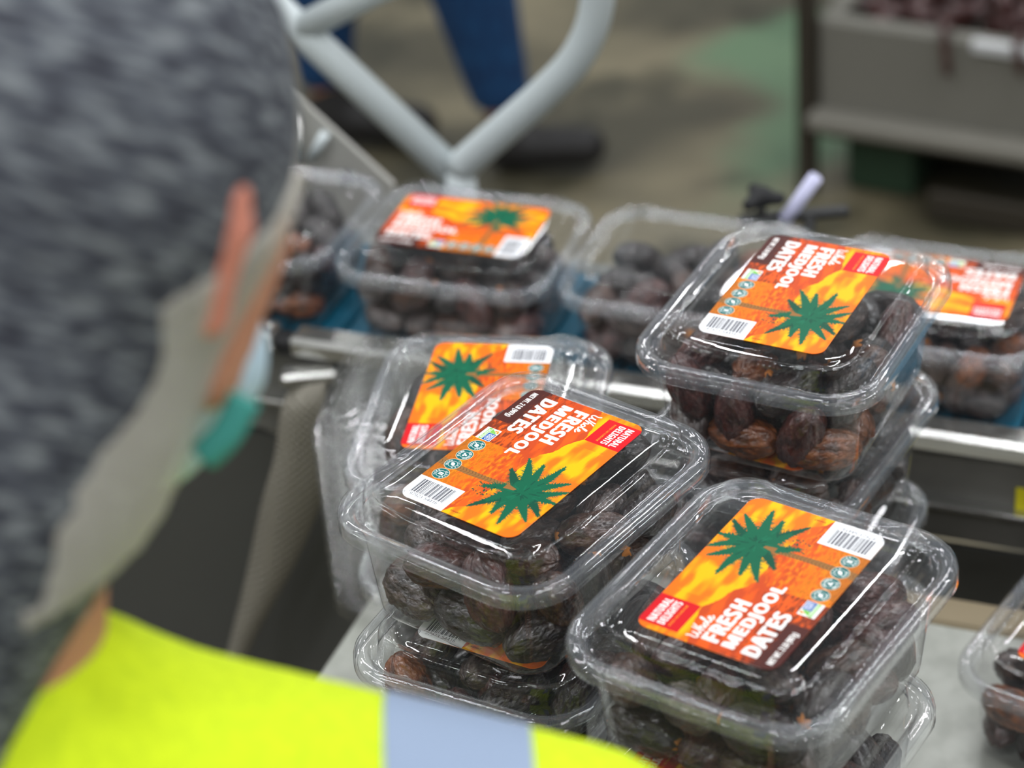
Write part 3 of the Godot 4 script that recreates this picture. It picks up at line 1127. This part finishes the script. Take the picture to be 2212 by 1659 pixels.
func wound_uv(m: ArrayMesh, from: Vector3, to: Vector3) -> ArrayMesh:
	# texture coordinates that run round an axis (u) and along it (v), in metres
	var ax := (to - from).normalized()
	var e1 := ax.cross(Vector3.RIGHT).normalized()
	var e2 := ax.cross(e1)
	var arr := m.surface_get_arrays(0)
	var uv := PackedVector2Array()
	for p in arr[Mesh.ARRAY_VERTEX]:
		var q: Vector3 = p - from
		uv.append(Vector2(atan2(q.dot(e2), -q.dot(e1)) * 0.085, q.dot(ax)))
	arr[Mesh.ARRAY_TEX_UV] = uv
	var out := ArrayMesh.new()
	out.add_surface_from_arrays(Mesh.PRIMITIVE_TRIANGLES, arr)
	return out

func wrap_ribbon(bones: Array, k: float, grow: float, centre: Vector3, x_of: Array, from: float, to: float, rows: int) -> ArrayMesh:
	# a strip laid over the surface of a body: the surface is found outwards from a line along x
	var verts: Array[Vector3] = []
	var cols := 7
	for i in rows:
		var a := lerpf(from, to, float(i) / (rows - 1))
		var dir := Vector3(0, sin(a), cos(a))
		for j in cols:
			var x: float = lerpf(x_of[0], x_of[1], j / (cols - 1.0)) + (x_of[2] * (1.0 - sin(a)))
			var o := Vector3(x, centre.y, centre.z)
			var lo := 0.0
			var hi := 0.5
			for it in 18:
				var mid := (lo + hi) / 2
				if field(o + dir * mid, bones, k) < grow: lo = mid
				else: hi = mid
			verts.append(o + dir * lo)
	return quads(verts, rows, cols, false)

func worker() -> void:
	# seen from behind: right shoulder low in the picture, head at the left
	var base := Vector3(-0.195, 0, -0.66)
	var t := thing("person", "person seen from behind in a grey knit hood and bright yellow vest at left", "person", base)
	var P := func(x: float, y: float, z: float) -> Vector3: return Vector3(x, y, z) - base
	var c: Vector3 = P.call(-0.160, 1.630, -0.786)               # middle of the skull
	var f := Vector3(sin(0.30) * cos(0.35), -sin(0.35), -cos(0.30) * cos(0.35))      # where the face looks
	var side := f.cross(Vector3.UP).normalized()
	var top := side.cross(f).normalized()
	var neck: Vector3 = P.call(-0.218, 1.402, -0.705)
	var sr: Vector3 = P.call(0.000, 1.292, -0.698)
	var sl: Vector3 = P.call(-0.384, 1.292, -0.698)
	var er: Vector3 = P.call(0.055, 1.040, -0.640)
	var el: Vector3 = P.call(-0.440, 1.040, -0.640)
	var wr: Vector3 = P.call(0.020, 0.915, -0.760)
	var wl: Vector3 = P.call(-0.430, 0.860, -0.740)
	var head := [
		[c - f * 0.018, c + f * 0.022 + top * 0.010, 0.078, 0.074],
		[c + f * 0.03 - top * 0.02, c + f * 0.060 - top * 0.085, 0.060, 0.034],            # jaw
		[c + f * 0.035 - top * 0.04 + side * 0.028, c + f * 0.045 - top * 0.075 + side * 0.022, 0.036, 0.030],
		[c + f * 0.035 - top * 0.04 - side * 0.028, c + f * 0.045 - top * 0.075 - side * 0.022, 0.036, 0.030],
		[c + f * 0.096 + top * 0.002, c + f * 0.112 - top * 0.032, 0.008, 0.013],          # nose
		[c + f * 0.083 + top * 0.018 - side * 0.03, c + f * 0.083 + top * 0.018 + side * 0.03, 0.014, 0.014],
		[c + f * 0.088 - top * 0.066 - side * 0.014, c + f * 0.088 - top * 0.066 + side * 0.014, 0.008, 0.008]]
	head.append([P.call(-0.092, 1.576, -0.768), P.call(-0.112, 1.532, -0.744), 0.017, 0.013])             # cheek
	for s in [-1.0, 1.0]:
		head.append([c + side * s * 0.076 + top * 0.012 - f * 0.006, c + side * s * 0.078 - top * 0.030 + f * 0.002, 0.012, 0.008])
	var trunk := [
		[neck, c - top * 0.06 - f * 0.01 - Vector3(0.02, 0, 0), 0.052, 0.048],
		[neck - Vector3(0, 0.014, 0), sr, 0.044, 0.050], [neck - Vector3(0, 0.014, 0), sl, 0.044, 0.050],
		[P.call(-0.110, 1.235, -0.690), P.call(-0.120, 1.00, -0.67), 0.092, 0.092], [P.call(-0.280, 1.235, -0.690), P.call(-0.270, 1.00, -0.67), 0.092, 0.092],
		[P.call(-0.120, 0.98, -0.66), P.call(-0.110, 0.90, -0.66), 0.10, 0.104], [P.call(-0.270, 0.98, -0.66), P.call(-0.280, 0.90, -0.66), 0.10, 0.104]]
	var arms := [[sr, er, 0.050, 0.040], [er, wr, 0.040, 0.027], [sl, el, 0.050, 0.040], [el, wl, 0.040, 0.027]]
	var legs := []
	for s in [1.0, -1.0]:
		var x: float = -0.195 + s * 0.095
		legs.append([P.call(x, 0.88, -0.66), P.call(x + s * 0.01, 0.48, -0.665), 0.088, 0.056])
		legs.append([P.call(x + s * 0.01, 0.48, -0.665), P.call(x + s * 0.015, 0.09, -0.645), 0.054, 0.036])
	var hands := hand_bones(wr, Vector3(-0.12, -0.65, -0.5), Vector3(-0.7, -0.4, 0.2), 0.55, 1.0) + [[er.lerp(wr, 0.8), wr, 0.028, 0.026]]
	var hands2 := hand_bones(wl, Vector3(0.15, -0.85, -0.4), Vector3(0.8, -0.3, 0.2), 0.55, -1.0) + [[el.lerp(wl, 0.8), wl, 0.028, 0.026]]
	put("body", body_mesh([[trunk + arms + legs, 0.016, 0.035, -0.004], [head + [trunk[0]], 0.007, 0.018, 0.0], [hands, 0.0045, 0.006, 0.0], [hands2, 0.0045, 0.006, 0.0]]), M.skin, t)
	# clothing
	put("sweater", body_mesh([[trunk.slice(1) + arms, 0.014, 0.035, 0.007, func(p: Vector3): return 0.86 - p.y]]), M.grey_sweater, t)
	put("trousers", body_mesh([[legs + trunk.slice(5), 0.016, 0.03, 0.011, func(p: Vector3): return maxf(p.y - 1.0, 0.07 - p.y)]]), M.dark_trousers, t)
	var torso := trunk.slice(1)
	var vest_cut := func(p: Vector3): return maxf(maxf(absf(p.x) - 0.245, 0.93 - p.y), 0.045 - Vector2(p.x - neck.x, p.z - neck.z + 0.02).length() if p.y > neck.y - 0.05 else -1.0)
	var vest := put("vest", body_mesh([[torso, 0.010, 0.04, 0.0215, vest_cut]]), M.vest, t)
	vest.set_meta("label", "fluorescent yellow high visibility vest")
	for s in [1.0, -1.0]:
		var strip := put("reflective_strip", wrap_ribbon(torso, 0.04, 0.0225, P.call(0, 1.20, -0.69), [s * 0.163 - 0.028, s * 0.163 + 0.028, -s * 0.012], -0.9, PI + 0.9, 60), M.reflective, vest)
		strip.set_meta("label", "silver blue reflective strip over the shoulder")
	var mid: Vector3 = P.call(-0.206, 1.542, -0.735)
	var nape: Vector3 = P.call(-0.244, 1.450, -0.674)
	var hood_bones := [
		[c - f * 0.018, c + f * 0.012 + top * 0.008, 0.088, 0.085],
		[c - top * 0.02 - f * 0.01, mid, 0.085, 0.077], [mid, nape, 0.078, 0.058]]
	var look := Vector3(0.30, -0.42, -0.86).normalized()
	var face_cut := func(p: Vector3): return (p - c - look * 0.030).dot(look)
	var hood := put("knit_hood", wound_uv(body_mesh([[hood_bones, 0.006, 0.04, 0.0, face_cut]]), nape, c), M.knit, t)
	hood.set_meta("label", "heathered grey knit hood")
	var ear: Vector3 = P.call(-0.100, 1.597, -0.719)
	var ear_m := put("ear", body_mesh([[[[ear + Vector3(0.006, 0.022, -0.004), ear + Vector3(-0.004, -0.022, 0.0), 0.012, 0.009], [ear + Vector3(0.010, 0.010, 0.0), ear + Vector3(0.0, -0.010, 0.003), 0.007, 0.005]], 0.003, 0.006, 0.0]]), M.ear_skin, t)
	ear_m.set_meta("label", "pinkish ear showing through the net")
	var net_bones := []
	for b in hood_bones: net_bones.append([b[0] + Vector3(0.006, -0.006, 0), b[1] + Vector3(0.009, -0.006, 0), b[2] - 0.002, b[3] - 0.002])
	put("hair_net", body_mesh([[net_bones, 0.007, 0.03, 0.0, func(p: Vector3): return maxf(maxf((p - c - look * 0.036).dot(look), 0.042 - (p - c).dot(Vector3(0.9, -0.43, 0))), maxf(p.y - 1.60, 1.49 - p.y))]]), M.hair_net, t)
	var dn := top * -0.060 - f * 0.016 - Vector3(0.003, 0.0, 0)                 # worn pulled down over the chin
	var mask_bones := [[c + f * 0.088 - top * 0.03 + dn, c + f * 0.072 - top * 0.066 + dn, 0.026, 0.026], [c + f * 0.058 - top * 0.04 + side * 0.036 + dn, c + f * 0.05 - top * 0.062 + side * 0.026 + dn, 0.032, 0.026], [c + f * 0.058 - top * 0.04 - side * 0.036 + dn, c + f * 0.05 - top * 0.062 - side * 0.026 + dn, 0.032, 0.026]]
	var mask := put("face_mask", body_mesh([[mask_bones, 0.006, 0.02, 0.004]]), M.mask_blue, t)
	mask.set_meta("label", "pale blue face mask")
	put("mask_strap", tube_mesh(smooth_path([P.call(-0.096, 1.533, -0.728), P.call(-0.104, 1.522, -0.723), P.call(-0.113, 1.514, -0.722)], 5), 0.006, 8), M.teal_cloth, mask)
	for s in [1.0, -1.0]:
		var x: float = -0.195 + s * 0.112
		put("shoe", body_mesh([[[[P.call(x, 0.045, -0.63), P.call(x + s * 0.01, 0.035, -0.80), 0.044, 0.036], [P.call(x, 0.06, -0.64), P.call(x, 0.10, -0.645), 0.042, 0.040]], 0.010, 0.02, 0.0, func(p: Vector3): return 0.002 - p.y]]), M.shoe_black, t)

func walker() -> void:
	# a passer-by beyond the conveyor: only the lower legs are in the picture
	var base := Vector3(-0.10, 0, -3.85)
	var t := thing("person", "person in blue jeans and dark shoes walking past beyond the conveyor", "person", base)
	var P := func(x: float, y: float, z: float) -> Vector3: return Vector3(x, y, z) - base
	var hip: Vector3 = P.call(-0.05, 0.93, -3.86)
	var kr: Vector3 = P.call(-0.035, 0.50, -3.80)
	var ar: Vector3 = P.call(0.030, 0.10, -3.80)
	var kl: Vector3 = P.call(-0.26, 0.50, -3.93)
	var al: Vector3 = P.call(-0.29, 0.12, -3.95)
	var legs := [[hip + Vector3(0.03, 0, 0.07), kr, 0.098, 0.084], [kr, ar, 0.084, 0.040], [hip + Vector3(-0.03, 0, -0.07), kl, 0.098, 0.080], [kl, al, 0.078, 0.040], [hip + Vector3(0, 0.02, 0.06), hip + Vector3(0, 0.02, -0.06), 0.11, 0.11]]
	var chest: Vector3 = P.call(-0.02, 1.32, -3.86)
	var trunk := [[hip + Vector3(0, 0.05, 0.05), chest + Vector3(0, 0, 0.08), 0.10, 0.10], [hip + Vector3(0, 0.05, -0.05), chest + Vector3(0, 0, -0.08), 0.10, 0.10], [chest + Vector3(0, 0.08, 0.17), chest + Vector3(0, 0.08, -0.17), 0.06, 0.06]]
	var arms := [[chest + Vector3(0, 0.08, 0.19), chest + Vector3(-0.12, -0.18, 0.23), 0.05, 0.042], [chest + Vector3(-0.12, -0.18, 0.23), chest + Vector3(0.02, -0.38, 0.24), 0.040, 0.028], [chest + Vector3(0, 0.08, -0.19), chest + Vector3(0.06, -0.20, -0.23), 0.05, 0.042], [chest + Vector3(0.06, -0.20, -0.23), chest + Vector3(0.20, -0.36, -0.22), 0.040, 0.028]]
	var c: Vector3 = chest + Vector3(0.04, 0.32, 0)
	var head := [[chest + Vector3(0.0, 0.10, 0), c - Vector3(0, 0.05, 0), 0.056, 0.052], [c - Vector3(0.02, 0, 0), c + Vector3(0.02, 0.01, 0), 0.080, 0.076], [c + Vector3(0.03, -0.03, 0), c + Vector3(0.055, -0.09, 0), 0.055, 0.034], [c + Vector3(0.09, 0, 0), c + Vector3(0.108, -0.03, 0), 0.008, 0.012], [c + Vector3(0, 0.01, 0.078), c + Vector3(0.004, -0.025, 0.08), 0.013, 0.008], [c + Vector3(0, 0.01, -0.078), c + Vector3(0.004, -0.025, -0.08), 0.013, 0.008]]
	var hands := hand_bones(arms[1][1], arms[1][1] - arms[1][0], Vector3(0, 0, -1), 0.5, 1.0)
	var hands2 := hand_bones(arms[3][1], arms[3][1] - arms[3][0], Vector3(0, 0, 1), 0.5, -1.0)
	put("body", body_mesh([[legs + trunk + arms, 0.020, 0.03, -0.006], [head, 0.010, 0.018, 0.0], [hands, 0.006, 0.006, 0.0], [hands2, 0.006, 0.006, 0.0]]), M.skin, t)
	put("jeans", body_mesh([[legs, 0.015, 0.03, 0.008, func(p: Vector3): return maxf(p.y - 1.0, 0.13 - p.y)]]), M.denim, t)
	put("shirt", body_mesh([[trunk + arms, 0.018, 0.03, 0.008]]), M.shirt, t)
	put("hair", body_mesh([[[[c - Vector3(0.022, -0.004, 0), c + Vector3(0.015, 0.016, 0), 0.086, 0.082]], 0.010, 0.02, 0.0, func(p: Vector3): return (p - c).dot(Vector3(1, -0.9, 0)) - 0.02]]), M.hair, t)
	put("shoe", body_mesh([[[[P.call(0.025, 0.042, -3.80), P.call(0.165, 0.05, -3.76), 0.040, 0.036], [P.call(0.03, 0.06, -3.80), P.call(0.03, 0.11, -3.80), 0.038, 0.036]], 0.010, 0.02, 0.0, func(p: Vector3): return 0.002 - p.y]]), M.shoe_black, t)
	put("shoe", body_mesh([[[[P.call(-0.29, 0.055, -3.95), P.call(-0.13, 0.04, -3.92), 0.044, 0.038], [P.call(-0.28, 0.07, -3.95), P.call(-0.277, 0.10, -3.95), 0.042, 0.040]], 0.010, 0.02, 0.0, func(p: Vector3): return 0.002 - p.y]]), M.shoe_black, t)

func background() -> void:
	# white tubular stand just beyond the conveyor
	var foot := st_to(-0.889, 0, 1.95)
	var s := thing("tube_stand", "white painted steel tube stand with a V shaped brace beyond the conveyor", "stand", foot, 0)
	var J := Vector3(-0.035, 0.876, -2.143) - foot
	put("brace_tube", tube_mesh([J + Vector3(0.006, -0.02, 0), Vector3(-0.175, 1.008, -2.204) - foot, Vector3(-0.235, 1.066, -2.230) - foot], 0.0165), M.white_tube, s)
	put("brace_tube", tube_mesh([Vector3(-0.182, 1.012, -2.206) - foot, Vector3(-0.090, 1.068, -2.167) - foot, Vector3(-0.01, 1.118, -2.132) - foot], 0.0150), M.white_tube, s)
	put("bent_tube", tube_mesh(smooth_path([J, Vector3(0.012, 0.925, -2.122) - foot, Vector3(0.056, 0.971, -2.104) - foot, Vector3(0.088, 1.012, -2.089) - foot, Vector3(0.108, 1.062, -2.080) - foot, Vector3(0.113, 1.13, -2.077) - foot, Vector3(0.113, 1.30, -2.077) - foot], 5), 0.0165), M.white_tube, s)
	put("post", tube_mesh([Vector3(J.x, 0.02, J.z), J], 0.0165), M.white_tube, s)
	put("foot_plate", box_mesh(Vector3(0.16, 0.02, 0.16), 0.004), M.white_tube, s).position = Vector3(J.x, 0.01, J.z)
	put("top_bar", tube_mesh([Vector3(-0.235, 1.066, -2.230) - foot, Vector3(-0.236, 1.30, -2.232) - foot, Vector3(0.113, 1.30, -2.077) - foot], 0.0165), M.white_tube, s)
	# grey bin of raw dates on a pallet at the far right
	var b := thing("date_bin", "blurred grey bin heaped with dark raw dates in the right background", "bin", Vector3(1.155, 0, -3.62), deg_to_rad(-30))
	var wd := 1.04
	part_box("front_panel", b, Vector3(wd, 0.17, 0.03), Vector3(0, 0.245, 0.30), M.bin_grey, 0.008)
	part_box("back_panel", b, Vector3(wd, 0.17, 0.03), Vector3(0, 0.245, -0.30), M.bin_grey, 0.008)
	part_box("side_panel", b, Vector3(0.03, 0.17, 0.57), Vector3(-wd / 2 + 0.015, 0.245, 0), M.bin_grey, 0.008)
	part_box("side_panel", b, Vector3(0.03, 0.17, 0.57), Vector3(wd / 2 - 0.015, 0.245, 0), M.bin_grey, 0.008)
	part_box("bottom_panel", b, Vector3(wd - 0.06, 0.02, 0.57), Vector3(0, 0.175, 0), M.bin_grey, 0.004)
	part_box("bottom_lip", b, Vector3(wd + 0.02, 0.035, 0.05), Vector3(0, 0.150, 0.325), M.bin_lip, 0.01)
	part_box("handle_strip", b, Vector3(0.11, 0.022, 0.012), Vector3(-0.20, 0.322, 0.321), M.lamp_body, 0.004)
	part_box("corner_post", b, Vector3(0.03, 0.44, 0.035), Vector3(-wd / 2 - 0.016, 0.22, 0.315), M.post_brown, 0.004)
	part_box("corner_post", b, Vector3(0.03, 0.44, 0.035), Vector3(wd / 2 + 0.016, 0.22, 0.315), M.post_brown, 0.004)
	part_box("pallet_deck", b, Vector3(wd, 0.03, 0.60), Vector3(0, 0.118, 0), M.post_brown, 0.004)
	for k in 3:
		part_box("pallet_block", b, Vector3(0.12, 0.10, 0.56), Vector3(-0.42 + 0.42 * k, 0.053, 0), M.pallet_green, 0.006)
	part_box("pallet_runner", b, Vector3(wd * 0.8, 0.05, 0.02), Vector3(0.1, 0.03, 0.33), M.post_brown, 0.004)
	for k in 6:
		put("date_stalk", tube_mesh(smooth_path([Vector3(-0.30 + 0.12 * k, 0.335, 0.27), Vector3(-0.30 + 0.12 * k, 0.345, 0.325), Vector3(-0.29 + 0.12 * k, 0.27 + 0.02 * (k % 3), 0.332)], 4), 0.007, 8), M.date_red, b)
	var mm := MultiMesh.new()
	mm.transform_format = MultiMesh.TRANSFORM_3D
	mm.mesh = date_mesh(5, 10, 14)
	rng.seed = 321
	var places := []
	for k in 900:
		var p := Vector3((rng.randf() - 0.5) * 0.94, 0, (rng.randf() - 0.5) * 0.54)
		p.y = 0.24 + 0.09 * rng.randf() + 0.07 * (1.0 - pow(absf(p.x) / 0.5, 2)) * (1.0 - pow(absf(p.z) / 0.3, 2))
		places.append(Transform3D(Basis.from_euler(Vector3(rng.randf() * 6, rng.randf() * 6, rng.randf() * 6)), p))
	mm.instance_count = places.size()
	for k in places.size(): mm.set_instance_transform(k, places[k])
	var mi := MultiMeshInstance3D.new()
	mi.name = "raw_dates"
	mi.multimesh = mm
	mi.material_override = M.date_red
	mi.transform = b.transform
	add_child(mi)
	tag(mi, "heap of dark red brown raw dates in the far grey bin", "dates", "", "stuff")

func details() -> void:
	# clamp knob and rod on the far rail
	var k := thing("clamp_knob", "black plastic clamp knob on the conveyor's far rail", "knob", Vector3(0.238, 0.928, -1.905))
	put("bracket_bar", box_mesh(Vector3(0.10, 0.008, 0.014), 0.002), M.dark_metal, k).position = Vector3(0.03, -0.004, 0.0)
	put("bracket_arm", tube_mesh([Vector3(0.045, -0.006, 0.0), Vector3(0.02, -0.03, 0.098)], 0.006, 10), M.dark_metal, k)
	put("stud", tube_mesh([Vector3(0, 0, 0), Vector3(0, 0.016, 0)], 0.005, 10), M.steel, k)
	var lobes := []
	for a in 3: lobes.append([Vector3(0, 0.018, 0), Vector3(cos(a * TAU / 3 + 0.3), 0, sin(a * TAU / 3 + 0.3)) * 0.017 + Vector3(0, 0.017, 0), 0.008, 0.006])
	put("grip", body_mesh([[lobes, 0.002, 0.006, 0.0]]), M.black_rubber, k)
	var r := thing("guide_rod", "pale lavender plastic rod sticking up behind the right hand stack", "rod", Vector3(0.252, 0.918, -1.897))
	put("rod", tube_mesh([Vector3(0, 0, 0), Vector3(0.016, 0.020, 0.0), Vector3(0.034, 0.050, 0.004)], 0.0065, 14), M.lavender_plastic, r)
	put("socket", tube_mesh([Vector3(-0.003, -0.004, 0), Vector3(0.006, 0.008, 0)], 0.009, 12), M.black_rubber, r)
	# guide plate, post and strap behind the left hand box
	var g := thing("side_plate", "pale grey sloping guide plate behind the boxes at upper left", "plate", st_to(-1.0, 0.0, 1.84), TURN)
	var st := SurfaceTool.new()
	st.begin(Mesh.PRIMITIVE_TRIANGLES)
	st.set_smooth_group(-1)
	var out := [Vector2(-0.20, 1.09), Vector2(-0.037, 1.022), Vector2(0.004, 0.995), Vector2(0.092, 0.915), Vector2(0.095, 0.80), Vector2(-0.20, 0.80)]
	for z in [0.003, -0.003]:
		for n in range(1, out.size() - 1):
			var q := [out[0], out[n], out[n + 1]]
			if z < 0: q.reverse()
			for p in q: st.add_vertex(Vector3(p.x, p.y, z))
	for n in out.size():
		var p: Vector2 = out[n]
		var q: Vector2 = out[(n + 1) % out.size()]
		for v in [Vector3(p.x, p.y, 0.003), Vector3(p.x, p.y, -0.003), Vector3(q.x, q.y, 0.003), Vector3(q.x, q.y, 0.003), Vector3(p.x, p.y, -0.003), Vector3(q.x, q.y, -0.003)]: st.add_vertex(v)
	st.generate_normals()
	put("plate", st.commit(), M.plate_grey, g)
	put("threaded_post", tube_mesh([Vector3(-0.003, 0.88, 0.012), Vector3(0.004, 0.988, 0.012)], 0.0045, 10), M.steel, g)
	put("locking_tab", tube_mesh([Vector3(0.014, 0.940, 0.014), Vector3(0.032, 0.968, 0.014)], 0.005, 10), M.white_tube, g)
	put("screw", tube_mesh([Vector3(0.045, 0.918, 0.002), Vector3(0.045, 0.918, 0.010)], 0.007, 10), M.black_rubber, g)
	put("bracket", box_mesh(Vector3(0.05, 0.86, 0.02), 0.003), M.frame_paint, g).position = Vector3(-0.12, 0.43, -0.014)
	# woven strap hanging below the rail
	var w := thing("woven_strap", "grey woven mesh strap hanging down from the steel rail at left", "strap", st_to(-0.88, 0, 1.52), 0)
	var left := [Vector3(-0.188, 0.893, -1.742), Vector3(-0.200, 0.872, -1.732), Vector3(-0.212, 0.822, -1.738), Vector3(-0.232, 0.762, -1.752), Vector3(-0.258, 0.67, -1.776), Vector3(-0.290, 0.570, -1.792), Vector3(-0.315, 0.50, -1.80)]
	var right := [Vector3(-0.158, 0.897, -1.735), Vector3(-0.162, 0.880, -1.724), Vector3(-0.168, 0.835, -1.724), Vector3(-0.174, 0.785, -1.728), Vector3(-0.208, 0.70, -1.748), Vector3(-0.264, 0.585, -1.780), Vector3(-0.295, 0.50, -1.795)]
	var L := smooth_path(left, 6)
	var R := smooth_path(right, 6)
	var verts: Array[Vector3] = []
	for i in L.size():
		var nrm := Vector3(-0.38, 0.1, 0.92).normalized()
		for q in [L[i], L[i].lerp(R[i], 0.5) + nrm * 0.004, R[i], R[i] - nrm * 0.004, L[i].lerp(R[i], 0.5), L[i] - nrm * 0.004]:
			verts.append(q - w.position)
	put("webbing", quads(verts, L.size(), 6, true), M.woven, w)
	put("clip", box_mesh(Vector3(0.05, 0.014, 0.02), 0.003), M.steel, w).position = Vector3(-0.172, 0.898, -1.745) - w.position
	# yellow tag on the side channel
	var tg := put("yellow_tag", box_mesh(Vector3(0.03, 0.026, 0.002), 0.0008), M.yellow_tag)
	tg.position = Vector3(0.402, 0.862, -1.5225)
	tg.rotation.y = TURN
	tag(tg, "small yellow tag on the conveyor side at the right edge", "tag")
